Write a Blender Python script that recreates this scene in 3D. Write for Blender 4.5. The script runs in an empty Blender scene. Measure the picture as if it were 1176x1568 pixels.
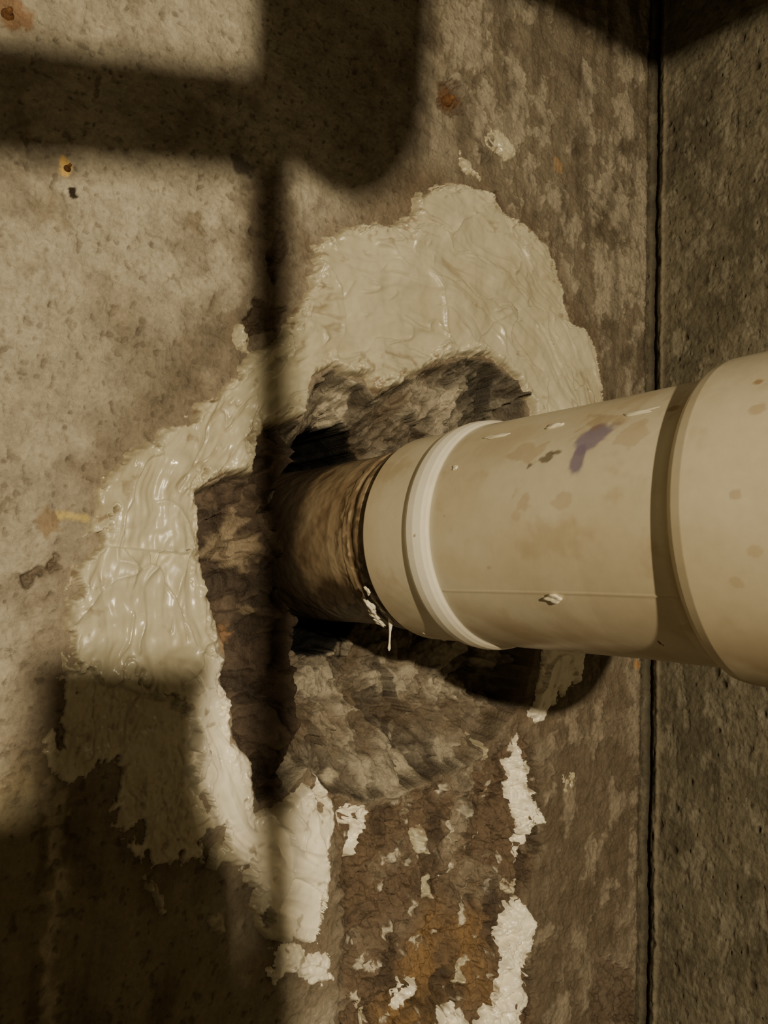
import bpy, math, numpy as np
from mathutils import Vector, Matrix

# ------------------------------------------------------------ camera geometry
F=1177.0; CX,CY=588.0,784.0           # photo measured in a 1176x1568 frame
Yc=Vector((-1001,-97,-1177)).normalized()         # world +Y in camera axes (right,up,back)
Zc=Vector((0.058,0.9897,-0.1309)); Zc=(Zc-Yc*Zc.dot(Yc)).normalized()
Xc=Yc.cross(Zc)
R=Matrix((Xc,Yc,Zc))                   # cam vec -> world vec
C=-(R@Vector((-0.0117,-0.0187,-0.4897)))
Rn=np.array(R); Cn=np.array(C)
def ray(px,py):
    return Rn@np.array([px-CX,CY-py,-F])
def onwall(px,py,y=0.0):
    d=ray(px,py); s=(y-Cn[1])/d[1]; p=Cn+d*s
    return (p[0],p[2])
def W(poly,y=0.0): return np.array([onwall(a,b,y) for a,b in poly])
cam=bpy.data.cameras.new('camera'); cam.sensor_fit='VERTICAL'; cam.sensor_height=36; cam.lens=36*F/1568
cam.clip_start=0.01
co=bpy.data.objects.new('camera',cam); bpy.context.collection.objects.link(co)
M=R.to_4x4(); M.translation=C; co.matrix_world=M
bpy.context.scene.camera=co

# ------------------------------------------------------------ numpy noise
rng=np.random.RandomState(7)
perm=rng.permutation(256); perm=np.concatenate([perm,perm,perm])
ga=rng.rand(256)*2*np.pi; gx=np.cos(ga); gy=np.sin(ga); rnd=rng.rand(256)
def pn(x,y,s=0):
    x=x+s*17.31; y=y+s*9.77
    xi=np.floor(x).astype(np.int64); yi=np.floor(y).astype(np.int64)
    xf=x-xi; yf=y-yi; xi&=255; yi&=255
    u=xf*xf*xf*(xf*(xf*6-15)+10); v=yf*yf*yf*(yf*(yf*6-15)+10)
    def g(i,j,a,b):
        h=perm[perm[(xi+i)&255]+((yi+j)&255)]
        return gx[h]*a+gy[h]*b
    n00=g(0,0,xf,yf); n10=g(1,0,xf-1,yf); n01=g(0,1,xf,yf-1); n11=g(1,1,xf-1,yf-1)
    return ((n00*(1-u)+n10*u)*(1-v)+(n01*(1-u)+n11*u)*v)*1.5
def fbm(x,y,o=4,s=0,g=0.5):
    r=0;a=1;t=0
    for k in range(o):
        r=r+a*pn(x*2**k,y*2**k,s+k*3); t+=a; a*=g
    return r/t
def facets(x,y,s=0):
    xi=np.floor(x).astype(np.int64); yi=np.floor(y).astype(np.int64)
    best=np.full(x.shape,9.0); second=best.copy(); h=np.zeros(x.shape)
    for i in (-1,0,1):
        for j in (-1,0,1):
            cx=xi+i; cy=yi+j
            k=perm[perm[(cx+s)&255]+((cy+s*3)&255)]
            qx=cx+rnd[k]; qy=cy+rnd[(k+91)&255]
            d=np.hypot(x-qx,y-qy)
            hh=(rnd[(k+33)&255]-.5)+ (x-qx)*gx[k]*.9+(y-qy)*gy[k]*.9
            m=d<best
            second=np.where(m,best,np.minimum(second,d))
            h=np.where(m,hh,h); best=np.where(m,d,best)
    return h,second-best
def ss(a,b,x):
    t=np.clip((x-a)/(b-a),0,1); return t*t*(3-2*t)
def sdf(X,Z,poly,margin=0.03):
    """inside positive signed distance"""
    out=np.full(X.shape,-margin)
    mn=poly.min(0)-margin; mx=poly.max(0)+margin
    m=(X>mn[0])&(X<mx[0])&(Z>mn[1])&(Z<mx[1])
    if not m.any(): return out
    x=X[m]; z=Z[m]; d2=np.full(x.shape,1e9); ins=np.zeros(x.shape,bool)
    n=len(poly)
    for i in range(n):
        a=poly[i]; b=poly[(i+1)%n]; e=b-a
        t=np.clip(((x-a[0])*e[0]+(z-a[1])*e[1])/(e@e+1e-12),0,1)
        d2=np.minimum(d2,(x-a[0]-t*e[0])**2+(z-a[1]-t*e[1])**2)
        c=(a[1]>z)!=(b[1]>z)
        if abs(e[1])>1e-9:
            c&= x < e[0]*(z-a[1])/e[1]+a[0]
            ins^=c
    d=np.sqrt(d2); out[m]=np.where(ins,d,-d)
    return np.maximum(out,-margin)
def mix(c,col,m):
    return c*(1-m[...,None])+np.array(col)*m[...,None]
def gridmesh(name,P,col=None,keep=None,flip=False,wrap=False):
    n,m=P.shape[:2]
    idx=np.arange(n*m).reshape(n,m)
    if wrap: idx=np.concatenate([idx,idx[:,:1]],1)
    q=np.stack([idx[:-1,:-1],idx[:-1,1:],idx[1:,1:],idx[1:,:-1]],-1).reshape(-1,4)
    if keep is not None:
        k=(keep[:-1,:-1]|keep[:-1,1:]|keep[1:,1:]|keep[1:,:-1]).reshape(-1); q=q[k]
    V=P.reshape(-1,3); CO=None if col is None else col.reshape(-1,3)
    if keep is not None:
        used=np.unique(q); rm=np.full(len(V),-1); rm[used]=np.arange(len(used)); q=rm[q]; V=V[used]
        if CO is not None: CO=CO[used]
    if flip: q=q[:,::-1]
    me=bpy.data.meshes.new(name)
    me.vertices.add(len(V)); me.vertices.foreach_set('co',V.astype(np.float32).ravel())
    me.loops.add(q.size); me.loops.foreach_set('vertex_index',q.astype(np.int32).ravel())
    me.polygons.add(len(q)); me.polygons.foreach_set('loop_start',np.arange(0,q.size,4,dtype=np.int32))
    me.update(calc_edges=True); me.validate()
    me.polygons.foreach_set('use_smooth',np.ones(len(me.polygons),bool))
    if CO is not None:
        at=me.color_attributes.new('Col','FLOAT_COLOR','POINT')
        at.data.foreach_set('color',np.concatenate([np.clip(CO,0,1),np.ones((len(CO),1))],1).astype(np.float32).ravel())
    ob=bpy.data.objects.new(name,me); bpy.context.collection.objects.link(ob)
    return ob

# ------------------------------------------------------------ materials
def nodes(name):
    m=bpy.data.materials.new(name); m.use_nodes=True; nt=m.node_tree
    b=nt.nodes['Principled BSDF']; return m,nt,b
def surf(name,base=None,rough=.85,spec=.3,nscale=300,var=.25,bump=.5,bdist=.001,nscale2=60,bscale=None,roughvar=0,coat=0):
    m,nt,b=nodes(name); L=nt.links
    tc=nt.nodes.new('ShaderNodeTexCoord')
    if base is None:
        a=nt.nodes.new('ShaderNodeAttribute'); a.attribute_name='Col'; src=a.outputs['Color']
    else:
        a=nt.nodes.new('ShaderNodeRGB'); a.outputs[0].default_value=(*base,1); src=a.outputs[0]
    n1=nt.nodes.new('ShaderNodeTexNoise'); n1.inputs['Scale'].default_value=nscale; n1.inputs['Detail'].default_value=6; n1.inputs['Roughness'].default_value=.65
    n2=nt.nodes.new('ShaderNodeTexNoise'); n2.inputs['Scale'].default_value=nscale2; n2.inputs['Detail'].default_value=5
    L.new(tc.outputs['Object'],n1.inputs['Vector']); L.new(tc.outputs['Object'],n2.inputs['Vector'])
    ad=nt.nodes.new('ShaderNodeMath'); ad.operation='ADD'; L.new(n1.outputs['Fac'],ad.inputs[0]); L.new(n2.outputs['Fac'],ad.inputs[1])
    mr=nt.nodes.new('ShaderNodeMapRange'); mr.inputs['From Min'].default_value=.7; mr.inputs['From Max'].default_value=1.3
    mr.inputs['To Min'].default_value=1-var; mr.inputs['To Max'].default_value=1+var
    L.new(ad.outputs[0],mr.inputs['Value'])
    vm=nt.nodes.new('ShaderNodeVectorMath'); vm.operation='SCALE'; L.new(src,vm.inputs[0]); L.new(mr.outputs[0],vm.inputs['Scale'])
    L.new(vm.outputs[0],b.inputs['Base Color'])
    b.inputs['Roughness'].default_value=rough; b.inputs['Specular IOR Level'].default_value=spec
    if roughvar:
        r2=nt.nodes.new('ShaderNodeMapRange'); r2.inputs['From Min'].default_value=.35; r2.inputs['From Max'].default_value=.65
        r2.inputs['To Min'].default_value=rough-roughvar; r2.inputs['To Max'].default_value=rough+roughvar
        L.new(n2.outputs['Fac'],r2.inputs['Value']); L.new(r2.outputs[0],b.inputs['Roughness'])
    bp=nt.nodes.new('ShaderNodeBump'); bp.inputs['Strength'].default_value=bump; bp.inputs['Distance'].default_value=bdist
    L.new(n1.outputs['Fac'],bp.inputs['Height']); L.new(bp.outputs[0],b.inputs['Normal'])
    return m
m_conc=surf('concrete_back',rough=.64,spec=.4,nscale=380,var=.28,bump=.95,bdist=.0015,nscale2=80,roughvar=.18)
m_conc2=surf('concrete_side',rough=.76,spec=.3,nscale=380,var=.25,bump=.9,bdist=.0012,nscale2=80,roughvar=.15)
m_putty=surf('putty',rough=.33,spec=.55,nscale=150,var=.07,bump=.15,bdist=.0008,nscale2=30,roughvar=.12)
m_pvc=surf('pvc',rough=.33,spec=.5,nscale=200,var=.06,bump=.06,bdist=.0005,nscale2=25,roughvar=.08)
m_dark=surf('old_wood',base=(.02,.013,.006),rough=.95,spec=.1,nscale=40,var=.3)
m_wood=surf('shadow_board_wood',base=(.2,.13,.07),rough=.8,nscale=40,var=.3)
m_grey=surf('pipe_grey',base=(.3,.28,.25),rough=.5,nscale=40,var=.1,bump=.1)
m_rust=surf('rust',base=(.15,.07,.025),rough=.8,nscale=500,var=.6,bump=1)
m_floor=surf('floor_concrete',base=(.12,.1,.07),rough=.9,nscale=60,var=.3)

# ------------------------------------------------------------ back wall
XC=onwall(1000,105)[0]; ZT=onwall(1000,-60)[1]; ZC=ZT+.12
seg=[]; x=-.25
while x<XC-.0005:
    seg.append(x); x+=.00048+ (x+.25)/.6*.0005
xs=np.concatenate([np.arange(-1.0,-.25,.02),seg,XC+np.linspace(0,.02,14)])
zs=np.concatenate([np.arange(-1.5,-.42,.03),np.arange(-.42,ZT,.00072),np.linspace(ZT,ZC,8)])
X,Z=np.meshgrid(xs,zs)
fine=((X>-.26)&(Z>-.44)).astype(float)
w1=fbm(X*60,Z*60,3,1); w2=fbm(X*60,Z*60,3,2)
big=fbm(X*9,Z*9,4,3); med=fbm(X*40,Z*40,4,4); fin=fbm(X*150,Z*150,4,5); vf=fbm(X*420,Z*420,3,6)
mid=fbm(X*20,Z*20,5,8,.6)
holepx=[(295,755),(345,728),(383,725),(385,690),(400,650),(430,648),(460,640),(480,585),(505,562),(530,578),(555,582),(575,605),(620,580),(660,560),(710,545),(750,550),(785,580),(805,610),(812,650),(850,750),(850,900),(820,1000),(800,1080),(775,1110),(720,1175),(640,1210),(560,1235),(500,1215),(470,1185),(440,1220),(395,1235),(380,1170),(355,1130),(350,1080),(335,1040),(345,1010),(335,980),(315,920),(305,860),(300,800)]
hs=sdf(X,Z,W(holepx),.08)+.0022*w1+.001*fin
wx=.35*fbm(X*18,Z*18,3,101); wz=.35*fbm(X*18,Z*18,3,102)
f0,e0=facets(X*22+wx*1.3+3.3,Z*22+wz*1.3+1.7,5)
f1,e1=facets(X*50+w1*.5+wx,Z*50+w2*.5+wz,3)
f2,e2=facets(X*110+w1*.5,Z*110+w2*.5,9)
rockm=ss(0,.004,hs)
chunk=[(280,745),(345,720),(380,715),(385,680),(400,640),(445,640),(455,690),(425,735),(414,770),(410,850),(412,915),(430,945),(425,1010),(440,1100),(430,1180),(445,1230),(380,1260),(330,1100),(320,980),(280,860)]
cs=sdf(X,Z,W(chunk),.05)+.0022*w2+.0012*fin
chk=ss(-.0012,.0012,cs)
upper=ss(.03,.06,Z)
low_=ss(-.03,-.07,Z)
bowl=.034*(.4*ss(0,.008,hs)+.6*ss(.0,.05,hs))+.003
ledge=.007*ss(-.003,.003,Z+.105+.010*mid+.004*med)*low_
Hrock=bowl+ledge+f0*(.012+.006*upper)+f1*(.006+.003*upper)+f2*.0026+fin*.003+med*.008
Hchunk=.0110-.024*ss(.002,.034,hs)+f0*.006+f1*.0055+f2*.0022+fin*.0028+med*.007
Hin=Hrock*(1-chk)+Hchunk*chk
H=rockm*Hin
# void round the old pipe
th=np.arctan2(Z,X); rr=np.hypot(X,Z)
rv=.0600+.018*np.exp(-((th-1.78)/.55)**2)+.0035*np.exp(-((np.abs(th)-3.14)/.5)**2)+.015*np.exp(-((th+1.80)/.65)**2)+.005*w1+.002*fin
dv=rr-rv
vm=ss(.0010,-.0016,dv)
H=H*(1-vm)+vm*.22
# eroded rough area below the hole
lowpx=[(395,1225),(470,1185),(560,1230),(720,1170),(800,1100),(830,1180),(835,1300),(800,1400),(830,1568),(830,1650),(500,1650),(520,1500),(510,1240),(450,1260)]
ls=sdf(X,Z,W(lowpx),.05)+.004*w2+.001*fin
lowm=ss(-.002,.01,ls)*(1-rockm)
H+=lowm*(.004+f1*.003+f2*.003+fin*.0045+med*.010)
# scaled patchy layer upper right / lower right
flk=fbm(X*32+w1*.3,Z*24+w2*.3,6,11,.6)
rightm=ss(.0,.09,X+.03*big)*ss(1,0,rockm)
patch=ss(.0,.12,flk+.45*big)*rightm
H+=-patch*.0010 + (1-rockm)*(med*.0014+fin*.0012+vf*.0005)
# shallow chips
chip=[[(395,455),(440,470),(420,510),(380,515),(375,490)],[(735,285),(765,295),(780,330),(745,320)],[(920,1465),(965,1480),(975,1568),(905,1568),(905,1510)],[(25,880),(85,850),(95,870),(40,905)],[(670,125),(705,125),(710,170),(690,180),(672,165)],[(430,300),(442,380),(420,440),(408,430),(418,360)]]
chm=np.zeros_like(X)
for c in chip:
    s=sdf(X,Z,W(c),.02)+.005*w1+.003*fin
    k=ss(-.0005,.002,s); chm=np.maximum(chm,k); H+=k*(.003+.004*fin)
# bug holes / pits
pit=np.zeros_like(X)
pr=np.random.RandomState(3)
for k in range(480):
    px_=pr.uniform(-.24,XC); pz_=pr.uniform(-.42,ZT); r=.0004+.0013*pr.rand()**4+ (.0008 if px_>.2 else 0)*pr.rand()
    i0,i1=np.searchsorted(xs,[px_-4*r,px_+4*r]); j0,j1=np.searchsorted(zs,[pz_-4*r,pz_+4*r])
    if i1<=i0 or j1<=j0: continue
    g=np.exp(-np.clip(((X[j0:j1,i0:i1]-px_)/r)**2+((Z[j0:j1,i0:i1]-pz_)/(r*pr.uniform(.7,1.6)))**2+2.5*fin[j0:j1,i0:i1],0,9)**1.5)
    pit[j0:j1,i0:i1]=np.maximum(pit[j0:j1,i0:i1],g)
ero=ss(.28,.44,fbm(X*200,Z*200,3,17)+.35*med+.15*big)
pit=np.maximum(pit*.9,ero*.65)*(1-rockm)
H+=pit*.0012
H*=fine
# ---- colour (albedo)
col=np.ones(X.shape+(3,))*np.array([.38,.34,.265])
col=mix(col,[.29,.255,.19],ss(-.1,.25,big)*.65)
col=mix(col,[.46,.415,.325],ss(.0,.35,mid)*.5)
col=mix(col,[.25,.21,.15],ss(.08,.4,fbm(X*90,Z*90,5,18,.65))*.45)
col=mix(col,[.20,.165,.12],ss(.08,.38,fbm(X*24,Z*24,5,19,.6))*.65)
rz=ss(-.05,.07,X+.06*big)
col=mix(col,[.165,.134,.092],rz*.9)
col=mix(col,[.36,.315,.24],patch*.75)
streak=fbm(X*70,Z*9,4,15)
col=mix(col,[.075,.056,.036],rz*ss(.0,.4,streak)*.5)
col=mix(col,[.075,.057,.037],rz*ss(.0,.35,fbm(X*22,Z*16,6,16,.6))*.7)
outer=[(640,285),(690,280),(735,295),(765,330),(800,345),(830,375),(850,430),(870,490),(900,520),(910,570),(925,630),(935,700),(935,960),(895,1000),(885,1040),(850,1070),(815,1110),(770,1110),(500,1240),(508,1300),(495,1400),(490,1470),(505,1500),(480,1515),(455,1440),(400,1480),(405,1430),(380,1380),(370,1330),(335,1320),(312,1350),(305,1320),(280,1330),(240,1335),(200,1300),(175,1230),(168,1175),(140,1200),(105,1200),(72,1150),(68,1115),(95,1080),(95,1020),(95,940),(110,870),(140,790),(155,730),(200,680),(270,640),(330,600),(350,580),(380,540),(420,520),(445,480),(470,440),(480,380),(520,350),(560,340),(600,345),(625,330),(628,300)]
os_=sdf(X,Z,W(outer),.1)
halo=ss(-.028,-.0,os_+.020*big+.014*med)*(1-rockm)
col=mix(col,[.14,.10,.064],halo*.65)
mk=sdf(X,Z,W([(385,250),(450,280),(460,470),(400,520),(330,560),(260,590),(300,520),(360,470),(385,400)]),.05)
col=mix(col,[.10,.07,.042],ss(-.012,.008,mk+.016*med+.008*fin)*.75)
mk2=sdf(X,Z,W([(200,520),(330,450),(360,560),(250,640),(160,690)]),.05)
col=mix(col,[.16,.132,.092],ss(-.02,.02,mk2+.03*med+.014*fin)*.7)
bl=[(-300,1250),(60,1180),(100,1200),(300,1320),(400,1480),(470,1600),(470,1900),(-300,1900)]
bs=sdf(X,Z,W(bl),.06)+.012*med
col=mix(col,[.20,.16,.08],ss(-.02,.03,bs)*.8)
col=mix(col,[.10,.075,.035],ss(-.02,.03,bs)*ss(0,.3,big+.5*streak)*.8)
for c in [[(78,1190),(100,1200),(92,1300),(100,1380),(75,1440),(85,1568),(62,1568),(68,1420),(82,1340),(72,1260)]]:
    s=sdf(X,Z,W(c),.03)+.006*w1+.006*fin
    col=mix(col,[.50,.43,.30],ss(-.003,.003,s)*.6)
br=[(820,1080),(1010,1000),(1010,1700),(780,1700),(800,1400)]
b2=sdf(X,Z,W(br),.06)+.01*med
col=mix(col,[.13,.097,.064],ss(-.02,.02,b2)*.75)
col=mix(col,[.30,.25,.185],ss(-.01,.02,b2)*ss(.06,.22,flk)*.65)
# hole colours: occlusion painted in, paler where relief stands proud, darker in low spots
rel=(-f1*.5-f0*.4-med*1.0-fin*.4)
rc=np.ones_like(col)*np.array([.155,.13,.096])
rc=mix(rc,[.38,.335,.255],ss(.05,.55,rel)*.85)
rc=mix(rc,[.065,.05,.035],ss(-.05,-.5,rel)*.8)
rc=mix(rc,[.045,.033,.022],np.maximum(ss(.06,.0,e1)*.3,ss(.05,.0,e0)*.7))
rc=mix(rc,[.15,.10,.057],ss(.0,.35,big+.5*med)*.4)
cc=np.ones_like(col)*np.array([.095,.067,.047])
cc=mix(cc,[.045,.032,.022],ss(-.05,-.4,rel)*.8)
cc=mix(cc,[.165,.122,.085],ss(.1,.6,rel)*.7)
for (a,b,r_) in [(357,845,.010),(352,800,.006),(372,930,.005)]:
    x0,z0=onwall(a,b); cc=mix(cc,[.30,.235,.155],ss(r_,r_*.4,np.hypot(X-x0,Z-z0)+.012*med+.008*fin)*.7)
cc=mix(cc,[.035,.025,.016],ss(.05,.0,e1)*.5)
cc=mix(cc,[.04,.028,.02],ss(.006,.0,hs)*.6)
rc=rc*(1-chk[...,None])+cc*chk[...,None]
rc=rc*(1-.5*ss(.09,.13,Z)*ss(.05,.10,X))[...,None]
for (a,b,r_) in [(540,1070,.012),(600,1165,.012),(490,1180,.010),(690,1050,.010),(590,1215,.010),(500,625,.014),(515,580,.008),(660,625,.008)]:
    x0,z0=onwall(a,b,.03); rc=mix(rc,[.50,.44,.33],ss(r_,r_*.4,np.hypot(X-x0,Z-z0)+.014*med+.008*fin)*.7)
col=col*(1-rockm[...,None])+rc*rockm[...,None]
# seep stain under the hole
lc=np.ones_like(col)*np.array([.145,.10,.064])
orange=ss(-.17,-.27,Z+.05*med)
lc=mix(lc,[.26,.155,.06],ss(-.1,.3,fbm(X*14,Z*6,4,31))*orange*.8)
lc=mix(lc,[.31,.265,.195],ss(.0,.35,mid)*(1-orange*.8)*.8)
lc=mix(lc,[.68,.62,.50],ss(.30,.38,fbm(X*90,Z*50,5,33,.6)+.4*mid)*.85)
lc=mix(lc,[.045,.03,.019],ss(-.05,.3,fbm(X*30,Z*14,5,36,.6)+.3*fin)*.75)
col=col*(1-lowm[...,None])+lc*lowm[...,None]
col=mix(col,[.09,.06,.038],chm*.75)
col=mix(col,[.09,.068,.045],pit*.7)
def spot(px,py,r,c,a=1):
    global col
    x0,z0=onwall(px,py); d=np.hypot(X-x0,Z-z0)+.007*fin+.005*med
    col=mix(col,c,ss(r,r*.5,d)*a)
spot(20,20,.012,[.20,.10,.04],.8); spot(688,150,.013,[.12,.06,.025]); spot(105,258,.006,[.7,.46,.15]); spot(112,292,.004,[.02,.012,.006])
spot(855,255,.008,[.40,.24,.10],.5); spot(975,1020,.005,[.4,.18,.04],.8); spot(350,975,.008,[.30,.17,.08],.6); spot(75,800,.008,[.22,.15,.08],.8)
spot(180,470,.02,[.2,.15,.1],.3); spot(80,320,.012,[.2,.16,.1],.5); spot(300,340,.007,[.2,.16,.1],.6); spot(370,255,.007,[.04,.03,.02],.8)
ys=sdf(X,Z,W([(85,783),(135,788),(138,798),(88,794)]),.01)+.002*fin
col=mix(col,[.60,.46,.16],ss(-.001,.001,ys)*.8)
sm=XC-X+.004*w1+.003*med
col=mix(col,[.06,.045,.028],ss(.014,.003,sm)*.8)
col=mix(col,[.003,.0025,.002],ss(.0035,.0005,dv))  # deep shade of the void painted in as near-black albedo
H+=ss(.010,.002,XC-X)*(.004)*fine
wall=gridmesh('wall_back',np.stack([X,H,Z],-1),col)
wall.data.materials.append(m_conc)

# ------------------------------------------------------------ sealing putty
fi=np.where(xs>-.2)[0][0]; fj=np.where(zs>-.415)[0][0]
Xp=X[fj:,fi:]; Zp=Z[fj:,fi:]; Hp=H[fj:,fi:]
cut=lambda a:a[fj:,fi:]
main=[(640,285),(690,280),(735,295),(765,330),(800,345),(830,375),(850,430),(870,490),(900,520),(910,570),(925,630),(930,700),(925,760),(850,760),(812,650),(805,610),(785,580),(750,550),(710,545),(660,560),(620,580),(575,605),(555,582),(530,578),(505,562),(480,585),(460,640),(430,648),(400,650),(385,690),(383,725),(345,728),(295,755),(300,800),(305,860),(315,920),(335,980),(345,1010),(335,1040),(350,1080),(355,1130),(380,1170),(392,1238),(440,1225),(470,1190),(488,1228),(508,1240),(505,1330),(495,1400),(488,1450),(460,1440),(405,1440),(380,1380),(370,1330),(335,1318),(312,1355),(305,1320),(320,1290),(345,1285),(310,1240),(280,1190),(290,1100),(200,1060),(95,1030),(95,940),(110,870),(140,790),(155,730),(200,680),(270,640),(330,600),(350,580),(380,540),(420,520),(445,480),(470,440),(480,380),(520,350),(560,340),(600,345),(625,330),(628,300)]
thin=[(95,1000),(320,1010),(320,1150),(340,1260),(305,1320),(280,1330),(240,1335),(200,1300),(175,1230),(168,1175),(140,1200),(105,1200),(72,1150),(68,1115),(95,1080)]
lit_strip=[[(335,985),(352,1050),(360,1120),(388,1175),(395,1240),(440,1230),(480,1170),(512,1240),(500,1400),(480,1480),(450,1450),(380,1350),(320,1250),(290,1180),(298,1060)]]  # lower strip whose strong light is painted in as near-white albedo
bits=[[(790,1120),(800,1150),(815,1200),(822,1240),(843,1265),(820,1258),(808,1290),(795,1325),(788,1290),(785,1240),(775,1180),(783,1150)],
[(775,1385),(800,1375),(820,1400),(815,1440),(803,1470),(800,1568),(800,1600),(735,1600),(745,1540),(762,1500),(765,1440)],
[(620,1495),(637,1500),(625,1540),(603,1565),(606,1500)],[(670,1542),(700,1535),(722,1568),(722,1600),(660,1600)],
[(528,1238),(545,1230),(567,1245),(562,1290),(540,1315),(527,1300),(545,1268),(528,1262)],
[(830,985),(892,985),(885,1040),(850,1070),(822,1110),(803,1095),(825,1040)],
[(410,1450),(450,1440),(500,1460),(512,1500),(485,1515),(440,1490),(420,1510),(400,1490)],
[(740,205),(765,200),(790,235),(770,245),(745,225)],[(700,225),(720,250),(735,275),(700,262),(690,240)],
[(860,1185),(885,1175),(878,1205),(862,1210)],[(635,1280),(650,1270),(655,1305),(640,1310)],[(320,1405),(340,1400),(338,1425),(325,1420)],
[(770,1340),(795,1345),(790,1370),(765,1365)],[(465,420),(500,400),(495,430),(470,440)],[(222,1345),(236,1350),(252,1395),(245,1400)],[(365,500),(378,510),(380,540),(358,545),(352,520)],
[(475,1160),(500,1185),(508,1235),(480,1225)],[(735,1140),(745,1130),(750,1160),(738,1165)],[(645,1350),(662,1340),(660,1375),(648,1380)],[(700,1480),(715,1470),(712,1500),(702,1505)],[(548,1540),(560,1530),(565,1568),(550,1580)],[(255,1240),(270,1200),(280,1215),(268,1250)]]
rag=.0024*cut(w1)+.0030*fbm(Xp*150,Zp*150,4,41,.65)+.0035*fbm(Xp*35,Zp*35,2,43)
ms=sdf(Xp,Zp,W(main),.04)+rag
hsp=cut(hs)
tatter=fbm(Xp*80,Zp*55,5,45,.6)
ms=ms-.014*ss(.014,.0,ms)*ss(.05,.35,tatter)*ss(.004,-.004,hsp+.006)
tsd=sdf(Xp,Zp,W(thin),.04)+rag*2-.012*ss(.0,.3,tatter)*ss(.03,.0,sdf(Xp,Zp,W(thin),.04))
bsd=np.full(Xp.shape,-.04)
for b in bits:
    bsd=np.maximum(bsd,sdf(Xp,Zp,W(b),.04)+rag*1.4-.005*ss(0,.3,tatter))
cx,cz=.03,-.02
dx=Xp-cx; dz=Zp-cz
rad=np.hypot(dx,dz)+.016*fbm(Xp*11,Zp*11,3,51)
ang=np.arctan2(dz,dx)+.35*fbm(Xp*10,Zp*10,2,53)
s1=fbm(rad*150,ang*2.2,3,55); s2=fbm(rad*50,ang*2.0,3,57)
r1=np.clip(1-np.abs(fbm(rad*50,ang*3,2,59))*8,0,1)**2*ss(-.05,.2,fbm(Xp*30,Zp*30,2,60))
crk=np.clip(1-np.abs(fbm(rad*55,ang*3.5+Xp*20,3,64))*18,0,1)**1.5*ss(.10,.28,fbm(Xp*24,Zp*24,2,65))
lump=fbm(Xp*24,Zp*24,4,61)
leftw=ss(.0,-.09,Xp)
ft,et=facets(rad*24+cut(wx)*1.4,ang*2.6+cut(wz)*1.4,21)
lip=np.exp(-(et/.07)**2)*ss(-.1,.2,fbm(Xp*20,Zp*20,2,66))
tex=s1*.0011+s2*.0032+r1*.0022-crk*.0016+lump*.0040+ft*.0038+lip*.0010+leftw*(fbm(rad*80,ang*6,3,63)*.0028)
def thick(s,t,e):
    return np.where(s>0,t*(1-np.exp(-np.maximum(s,0)/e)),s*1.2)
T=thick(ms,.0072,.0020)+tex*ss(0,.005,ms)+.0020*np.exp(-((ms-.004)/.002)**2)*ss(0,.3,tatter+.1)
T2=thick(tsd,.0015,.001)+.3*tex*ss(0,.004,tsd)
T3=thick(bsd,.0032,.0015)+.9*tex*ss(0,.004,bsd)
T=np.maximum(np.maximum(T,T2),T3)
S=np.maximum(np.maximum(ms,tsd),bsd)
Hs=np.clip(Hp,-.001,.006)
Hs=np.where((bsd>ms)&(bsd>-.002),np.clip(Hp,-.002,.03),Hs)
Yp=Hs*ss(.012,.0,ms)*1.0-T
Yp=np.where(S<0,Hp+.0012,Yp)
Yp=np.where((S<0.0006)&(S>=0),np.minimum(Yp,Hp+.001),Yp)
pc=np.ones(Xp.shape+(3,))*np.array([.47,.43,.31])
pc=mix(pc,[.55,.51,.385],ss(-.1,.3,lump)*.5)
pc=mix(pc,[.39,.345,.235],ss(.0,.35,fbm(Xp*16,Zp*16,4,69))*.6)
pc=mix(pc,[.35,.285,.18],ss(.004,.0,S)*.5)
ws=np.full(Xp.shape,-.04)
for p in lit_strip: ws=np.maximum(ws,sdf(Xp,Zp,W(p),.04))
for p in bits[:7]: ws=np.maximum(ws,sdf(Xp,Zp,W(p),.04)+.002)
pc=mix(pc,[.90,.84,.69],ss(-.004,.006,ws+.004*lump))
pc=mix(pc,[.38,.33,.21],ss(.0,.01,tsd)*ss(.002,-.002,ms)*.6)
pc=mix(pc,[.20,.15,.09],crk*.55)
dirt=ss(.28,.42,fbm(Xp*120,Zp*120,4,67)+.3*fbm(Xp*20,Zp*20,2,68))*ss(.03,.0,S)
pc=mix(pc,[.20,.135,.08],dirt*.7)
putty=gridmesh('sealing_putty',np.stack([Xp,Yp,Zp],-1),pc,keep=(S>-.0006)&(Xp<XC))
putty.data.materials.append(m_putty)

# ------------------------------------------------------------ side wall (right)
ysr=np.concatenate([np.arange(.02,-.16,-.0006),np.arange(-.16,-2.0,-.03)])
zr=np.concatenate([np.arange(-1.5,-.45,.03),np.arange(-.45,ZT+.03,.0012),np.linspace(ZT+.031,ZC,6)])
Yr,Zr=np.meshgrid(ysr,zr)
fr=(Yr>-.17)&(Zr>-.47)
a1=fbm(Yr*14,Zr*10,5,71,.6); a2=fbm(Yr*50,Zr*40,4,72); a3=fbm(Yr*160,Zr*160,4,73); a4=fbm(Yr*45,Zr*32,5,74,.6)
wob=.002*fbm(Zr*8,Zr*0,3,75)+.0012*fbm(Zr*60,Zr*0,3,76)
Hr=a2*.0012+a3*.0010+ss(.1,.3,a4)*.0008
groove=lambda c,w:np.exp(-((Yr-c+wob)/w)**2)
Hr+=groove(-.004,.003)*.005-groove(-.0125,.0022)*.0014
pr2=np.zeros_like(Yr)
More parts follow.
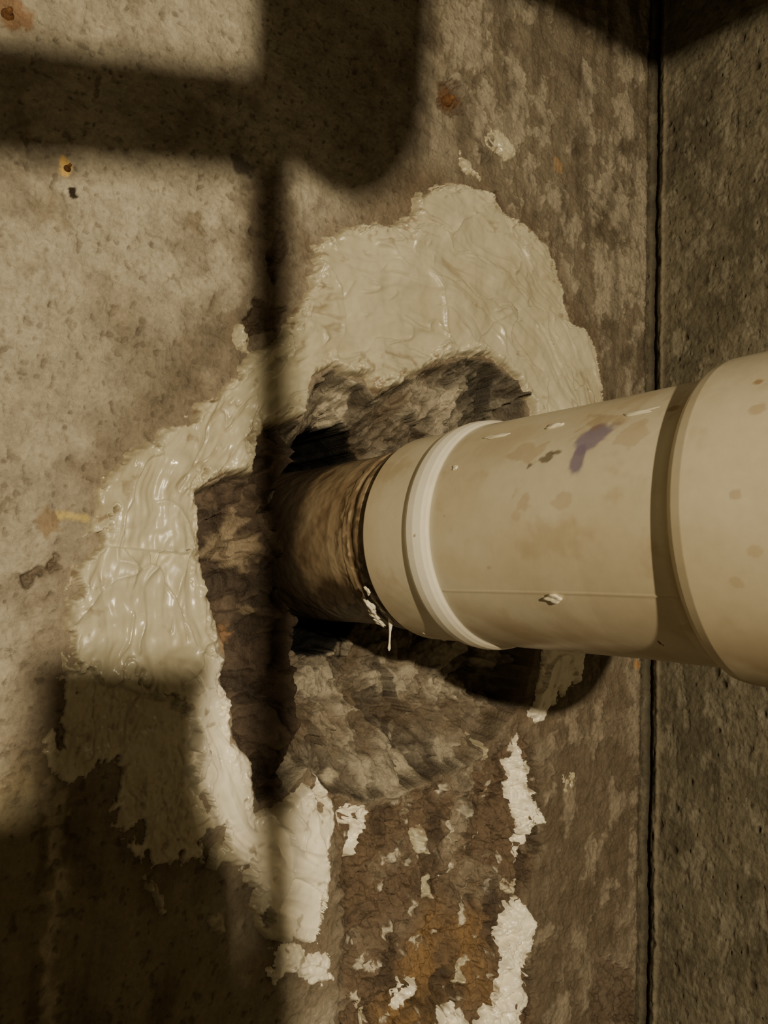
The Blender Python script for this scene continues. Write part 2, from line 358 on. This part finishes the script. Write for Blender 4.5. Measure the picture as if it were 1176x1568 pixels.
for k in range(240):
    y0=pr.uniform(-.14,-.004); z0=pr.uniform(-.44,ZT); r=.0006+.0026*pr.rand()**4
    js=np.searchsorted(zr,[z0-3*r,z0+3*r]); ii=np.where(np.abs(ysr-y0)<3*r)[0]
    if len(ii)<1 or js[1]<=js[0]: continue
    sl=(slice(js[0],js[1]),slice(ii[0],ii[-1]+1))
    g=np.exp(-np.clip(((Yr[sl]-y0)/r)**2+((Zr[sl]-z0)/(r*pr.uniform(.8,2)))**2+2*a3[sl],0,9)**1.5)
    pr2[sl]=np.maximum(pr2[sl],g)
pr2=np.maximum(pr2,.4*ss(.34,.48,fbm(Yr*110,Zr*110,3,77)))
Hr+=pr2*.002
Hr*=fr
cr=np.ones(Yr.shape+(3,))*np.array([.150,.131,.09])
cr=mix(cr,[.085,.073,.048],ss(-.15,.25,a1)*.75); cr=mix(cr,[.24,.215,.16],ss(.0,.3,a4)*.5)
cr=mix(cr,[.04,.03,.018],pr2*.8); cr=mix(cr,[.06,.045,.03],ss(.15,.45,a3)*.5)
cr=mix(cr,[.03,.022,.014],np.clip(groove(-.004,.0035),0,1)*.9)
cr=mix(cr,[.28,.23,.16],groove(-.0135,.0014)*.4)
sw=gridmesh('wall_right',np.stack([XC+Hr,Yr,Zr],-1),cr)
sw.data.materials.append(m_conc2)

# ------------------------------------------------------------ simple solids
def box(name,a,b,mat,bev=0):
    import bmesh
    bm=bmesh.new(); bmesh.ops.create_cube(bm,size=1)
    a=Vector(a);b=Vector(b)
    for v in bm.verts: v.co=Vector(((a[i]+b[i])/2+v.co[i]*(b[i]-a[i]) for i in range(3)))
    if bev: bmesh.ops.bevel(bm,geom=bm.edges[:],offset=bev,segments=3,affect='EDGES')
    me=bpy.data.meshes.new(name); bm.to_mesh(me); bm.free()
    ob=bpy.data.objects.new(name,me); bpy.context.collection.objects.link(ob); me.materials.append(mat); return ob
box('ceiling',(-1.0,-2.0,ZC),(XC+.1,.1,ZC+.05),m_dark)
box('floor',(-1.0,-2.0,-1.55),(XC+.1,.1,-1.5),m_floor)
def lathe(name,p0,p1,prof,mat,n=48):
    p0=Vector(p0); d=(Vector(p1)-p0).normalized()
    u=d.orthogonal().normalized(); v=d.cross(u)
    P=np.array([[list(p0+d*t+(u*math.cos(2*math.pi*k/n)+v*math.sin(2*math.pi*k/n))*r) for k in range(n)] for t,r in prof])
    ob=gridmesh(name,P,None,wrap=True); ob.data.materials.append(mat); return ob

# ------------------------------------------------------------ drain pipe
prof=np.array([(.17,.0510),(-.026,.0515),(-.030,.0518),(-.036,.0515),(-.044,.0522),(-.0455,.0528),(-.049,.0530),(-.0505,.0522),(-.054,.0524),(-.0555,.0536),(-.0575,.0541),(-.0605,.0541),(-.0622,.0532),(-.0630,.0524),(-.0665,.0526),(-.0672,.0562),(-.069,.0573),(-.101,.0573),(-.1025,.0585),(-.105,.0598),(-.110,.0603),(-.115,.0598),(-.1175,.0588),(-.1190,.0576),(-.200,.0577),(-.236,.0585),(-.2405,.0590),(-.2420,.0615),(-.2440,.0632),(-.2480,.0640),(-.3200,.0643),(-.3260,.0635),(-.3290,.0610),(-.3300,.0560),(-.3305,.0300),(-.3310,.0240),(-.3420,.0230),(-.3430,.0210),(-.3432,.0001)])
dd=np.concatenate([[0],np.cumsum(np.hypot(np.diff(prof[:,0]),np.diff(prof[:,1])))])
ts=np.unique(np.concatenate([np.linspace(0,dd[-1],800),dd]))
py_=np.interp(ts,dd,prof[:,0]); pr_=np.interp(ts,dd,prof[:,1])
NT=640; tt=np.linspace(0,2*np.pi,NT,endpoint=False)
PY,TT=np.meshgrid(py_,tt,indexing='ij'); PR=np.repeat(pr_[:,None],NT,1)
def oncyl(px,py,r=.0577):
    d=ray(px,py); a=d[0]**2+d[2]**2; b=2*(Cn[0]*d[0]+Cn[2]*d[2]); c=Cn[0]**2+Cn[2]**2-r*r
    D=b*b-4*a*c
    s=(-b-math.sqrt(max(D,0)))/(2*a); p=Cn+d*s
    return p[1],math.atan2(p[2],p[0])%(2*math.pi)
qa=np.cos(TT)*PR; qb=np.sin(TT)*PR; arc=TT*.055
n1=fbm(PY*40+qa*30,qb*60+5,4,81); n2=fbm(PY*120,arc*120,4,82); n3=fbm(PY*12+qa*8,qb*18,3,83)
old=ss(-.0665,-.0645,PY)
bands=fbm(PY*120+2*n1,arc*5,2,85)
ringz=ss(-.030,-.044,PY)
crust=fbm(PY*28,arc*24,4,87,.5)
PR+= old*(crust*.0010+n2*.0004+.0008*bands*ringz)
ysm,tsm=oncyl(820,908)
seam=np.exp(-((TT-tsm)/.006)**2)*(PY<-.12)*(PY>-.24)
PR+=seam*.0004
pcw=np.ones(PY.shape+(3,))*np.array([.58,.52,.385])
pcw=mix(pcw,[.50,.42,.275],ss(-.05,.35,n3)*.6)
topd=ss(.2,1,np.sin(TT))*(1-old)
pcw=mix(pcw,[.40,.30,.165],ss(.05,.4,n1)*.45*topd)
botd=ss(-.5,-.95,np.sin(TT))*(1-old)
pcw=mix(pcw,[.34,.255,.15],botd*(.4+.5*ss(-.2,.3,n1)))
pcw=mix(pcw,[.38,.285,.16],ss(.12,.42,fbm(PY*25+qa*10,qb*25,5,88,.65))*.45*(1-old))
coll=np.exp(-((PY+.1105)/.009)**4)
pcw=mix(pcw,[.92,.88,.76],coll*(1-.5*ss(.1,.4,n1)*topd)*(1-.4*botd))
lipd=ss(-.085,-.068,PY+.01*n1)*(1-old)
pcw=mix(pcw,[.43,.33,.20],lipd*.35)
oc=np.ones_like(pcw)*np.array([.30,.22,.135])
oc=mix(oc,[.38,.30,.195],ss(.0,.3,crust)*.6)
oc=mix(oc,[.17,.11,.062],ss(.02,.28,-crust)*.8)
oc=mix(oc,[.46,.375,.255],ss(.1,.3,bands)*.5*ringz)
oc=mix(oc,[.10,.062,.035],ss(.02,.25,-bands)*.7*ringz)
oc=mix(oc,[.10,.065,.038],ss(.2,.4,n2)*.3)
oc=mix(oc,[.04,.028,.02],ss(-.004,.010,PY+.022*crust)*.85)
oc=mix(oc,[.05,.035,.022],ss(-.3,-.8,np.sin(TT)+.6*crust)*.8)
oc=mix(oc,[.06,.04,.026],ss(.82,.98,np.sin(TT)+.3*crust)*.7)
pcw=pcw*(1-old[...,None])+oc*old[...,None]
pcw=mix(pcw,[.05,.032,.018],np.exp(-((PY+.0655)/.0013)**2)*.85)
pcw=mix(pcw,[.07,.045,.025],np.exp(-((PY+.0530)/.0013)**2)*.8)
pcw=mix(pcw,[.36,.27,.15],np.exp(-((PY+.2405)/.0022)**2)*.6)
pcw=mix(pcw,[.36,.27,.15],seam*.35)
def pmark(px,py,wy,wz,c,a=1,rot=0,jag=.35):
    global pcw
    y0,t0=oncyl(px,py)
    u=(PY-y0); v=((TT-t0+np.pi)%(2*np.pi)-np.pi)*.0577
    uu=u*math.cos(rot)+v*math.sin(rot); vv=-u*math.sin(rot)+v*math.cos(rot)
    d=np.hypot(uu/wy,vv/wz)+jag*n2*1.3+jag*n1
    pcw=mix(pcw,c,ss(1.15,.8,d)*a)
pmark(907,672,.0095,.0072,[.22,.18,.25],.9,.6)
pmark(885,702,.0038,.0074,[.20,.16,.23],.9)
pmark(832,705,.005,.0018,[.08,.06,.035],.75,.5,1.8)
pmark(855,693,.0025,.0016,[.07,.05,.03],.7,0,1.4)
for (a,b,s,k) in [(800,768,.006,.3),(790,790,.004,.25),(860,770,.004,.3),(1035,628,.002,.8),(1170,607,.0025,.8),(1168,645,.002,.4),(1140,880,.002,.3),(750,870,.002,.4),(640,820,.0012,.8),(1140,762,.002,.4),(1165,840,.002,.3),(680,790,.001,.5),(930,640,.008,.4),(800,690,.007,.35),(1060,960,.003,.3),(960,670,.006,.3)]:
    pmark(a,b,s,s*.8,[.30,.19,.08],k,0,1.2)
PP=np.stack([np.cos(TT)*PR,PY,np.sin(TT)*PR],-1)
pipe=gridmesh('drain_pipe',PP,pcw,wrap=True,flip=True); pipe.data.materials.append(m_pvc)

def blob(px,py,r,sc,mat,name,rr=.0577,rough=.25,dropz=0):
    import bmesh
    y0,t0=oncyl(px,py,rr)
    bm=bmesh.new(); bmesh.ops.create_icosphere(bm,subdivisions=3,radius=1)
    q=np.random.RandomState(int(px*7+py))
    ph=q.rand(6)*6
    n=Vector((math.cos(t0),0,math.sin(t0))); yv=Vector((0,1,0)); tv=yv.cross(n)
    c=Vector((math.cos(t0)*rr,y0,math.sin(t0)*rr-dropz))
    for v in bm.verts:
        p=v.co.copy(); k=1+rough*math.sin(3*p.x+ph[0])*math.cos(4*p.y+ph[1])+rough*.6*math.sin(7*p.z+ph[2])
        v.co=c+(yv*p.x*sc[0]+tv*p.y*sc[1]+n*p.z*sc[2])*r*k
    me=bpy.data.meshes.new(name); bm.to_mesh(me); bm.free()
    for f in me.polygons: f.use_smooth=True
    ob=bpy.data.objects.new(name,me); bpy.context.collection.objects.link(ob); me.materials.append(mat); ob.parent=pipe
m_smear=surf('putty_smear',base=(.74,.68,.53),rough=.4,nscale=150,var=.08,bump=.1)
blob(982,632,.005,(1.6,.4,.2),m_smear,'putty_smear_1')
blob(850,652,.0035,(1.3,.5,.25),m_smear,'putty_smear_2')
blob(848,915,.0024,(1.5,.8,.6),m_smear,'putty_smear_3',rough=.4)
blob(760,668,.004,(1.8,.4,.15),m_smear,'putty_smear_4')
blob(697,716,.0015,(1,1,.4),m_smear,'putty_smear_5')
blob(1012,984,.0018,(.5,1.6,.4),m_rust,'rust_fleck')
for i,(a,b,s) in enumerate([(563,905,.0016),(568,930,.0026),(580,952,.0022),(572,942,.0022),(650,968,.002),(680,980,.0022)]):
    blob(a,b,s,(.8,1.6,.45),m_smear,'putty_drip_%d'%i,rr=.0565,rough=.5)
y0,t0=oncyl(598,956,.056)
p=Vector((math.cos(t0)*.056,y0,math.sin(t0)*.056))
dr=lathe('putty_string',p+Vector((0,0,.004)),p-Vector((0,0,.02)),[(0,.0016),(.004,.0012),(.008,.0006),(.014,.0005),(.017,.0009),(.0185,.0003)],m_smear,12); dr.parent=pipe

def tie(px,py,r,name):
    x0,z0=onwall(px,py)
    o=lathe(name,(x0,.004,z0),(x0,-.006,z0),[(0,r*1.1),(.004,r),(.0055,r*.6),(.006,r*.5),(.0085,r*.45),(.009,.0001)],m_rust,14)
tie(688,152,.0038,'rusted_form_tie'); tie(103,258,.0018,'rusted_form_tie'); tie(12,22,.003,'rusted_form_tie')

# ------------------------------------------------------------ lamp and unseen shadow casters added behind the camera
L=Vector((-.47,-1.1,.06))
YO=-.6
def occp(w,yo=YO):
    k=(yo-L.y)/(w.y-L.y); return L+(w-L)*k
def occ(px,py,yo=YO):
    x,z=onwall(px,py); return occp(Vector((x,0,z)),yo)
def occr(px,py,yo=YO):
    d=ray(px,py); s=(XC-Cn[0])/d[0]; p=Cn+d*s
    return occp(Vector(p),yo)
ld=bpy.data.lights.new('lamp','POINT'); ld.energy=58; ld.color=(1,.84,.56); ld.shadow_soft_size=.010
lo=bpy.data.objects.new('lamp',ld); lo.location=L; bpy.context.collection.objects.link(lo)
c=occ(527,100); capz=occ(500,296).z; r=(occ(655,60).x-occ(398,60).x)/2
pr0=[(0,.0001)]
for k in range(1,13):
    a=k/12*math.pi/2; pr0.append((r*1.5*(1-math.cos(a)),r*math.sin(a)))
pr0.append((ZC-capz,r))
vp=lathe('shadow_pipe',(c.x,YO,capz),(c.x,YO,ZC),pr0,m_grey)  # unseen pipe, branch and rod, added to shape the wall shadows
a=occ(0,150); b=occ(430,190); d=(a-b).normalized()
h=lathe('shadow_branch',b,a,[(0,.0145),(.12,.0135),(.9,.0135)],m_grey); h.parent=vp
a=occ(415,600); b=occ(420,1500); d=(b-a).normalized(); a=a-d*((a.z-capz-.03)/d.z)
rod=lathe('shadow_rod',a,b,[(0,.0062),(1.55+a.z-.07,.0062)],m_grey,16); rod.parent=vp
def extr(name,pts,y0,y1,mat):
    import bmesh
    bm=bmesh.new(); f=[bm.verts.new((p[0],y0,p[1])) for p in pts]; bm.faces.new(f)
    ex=bmesh.ops.extrude_face_region(bm,geom=bm.faces[:])
    for v in ex['geom']:
        if isinstance(v,bmesh.types.BMVert): v.co.y=y1
    bmesh.ops.recalc_face_normals(bm,faces=bm.faces[:])
    me=bpy.data.meshes.new(name); bm.to_mesh(me); bm.free()
    ob=bpy.data.objects.new(name,me); bpy.context.collection.objects.link(ob); me.materials.append(mat); return ob
pts=[]
for q in [(52,1003),(318,1018),(293,1060),(288,1180),(312,1260),(350,1320),(370,1568)]:
    v=occ(*q); pts.append((v.x,v.z))
pts.append((pts[-1][0],-1.5)); 
v=occ(-60,1262); pts.append((v.x-.1,-1.5)); pts.append((v.x-.1,v.z)); v=occ(40,1240); pts.append((v.x,v.z))
extr('shadow_board_low',pts,YO,YO-.012,m_wood)  # unseen board, added and outlined to cast the lower-left shadow
pts=[(occ(700,-60).x,occ(700,-60).z)]
for q in [(740,-22),(800,6),(870,36),(940,75),(980,96)]:
    v=occ(*q); pts.append((v.x,v.z))
for q in [(1002,106),(1040,92),(1090,64),(1176,18),(1240,-20)]:
    v=occr(*q); pts.append((v.x,v.z))
pts.append((pts[-1][0]+.02,ZC)); pts.append((pts[0][0]-.005,ZC))
extr('shadow_board_top',pts,YO,YO-.02,m_wood)  # unseen board, added to cast the shadow arc across the top corner

# ------------------------------------------------------------ dim warm ambient
w=bpy.data.worlds.new('World'); bpy.context.scene.world=w; w.use_nodes=True
bg=w.node_tree.nodes['Background']; bg.inputs[0].default_value=(1,.79,.45,1); bg.inputs[1].default_value=.10
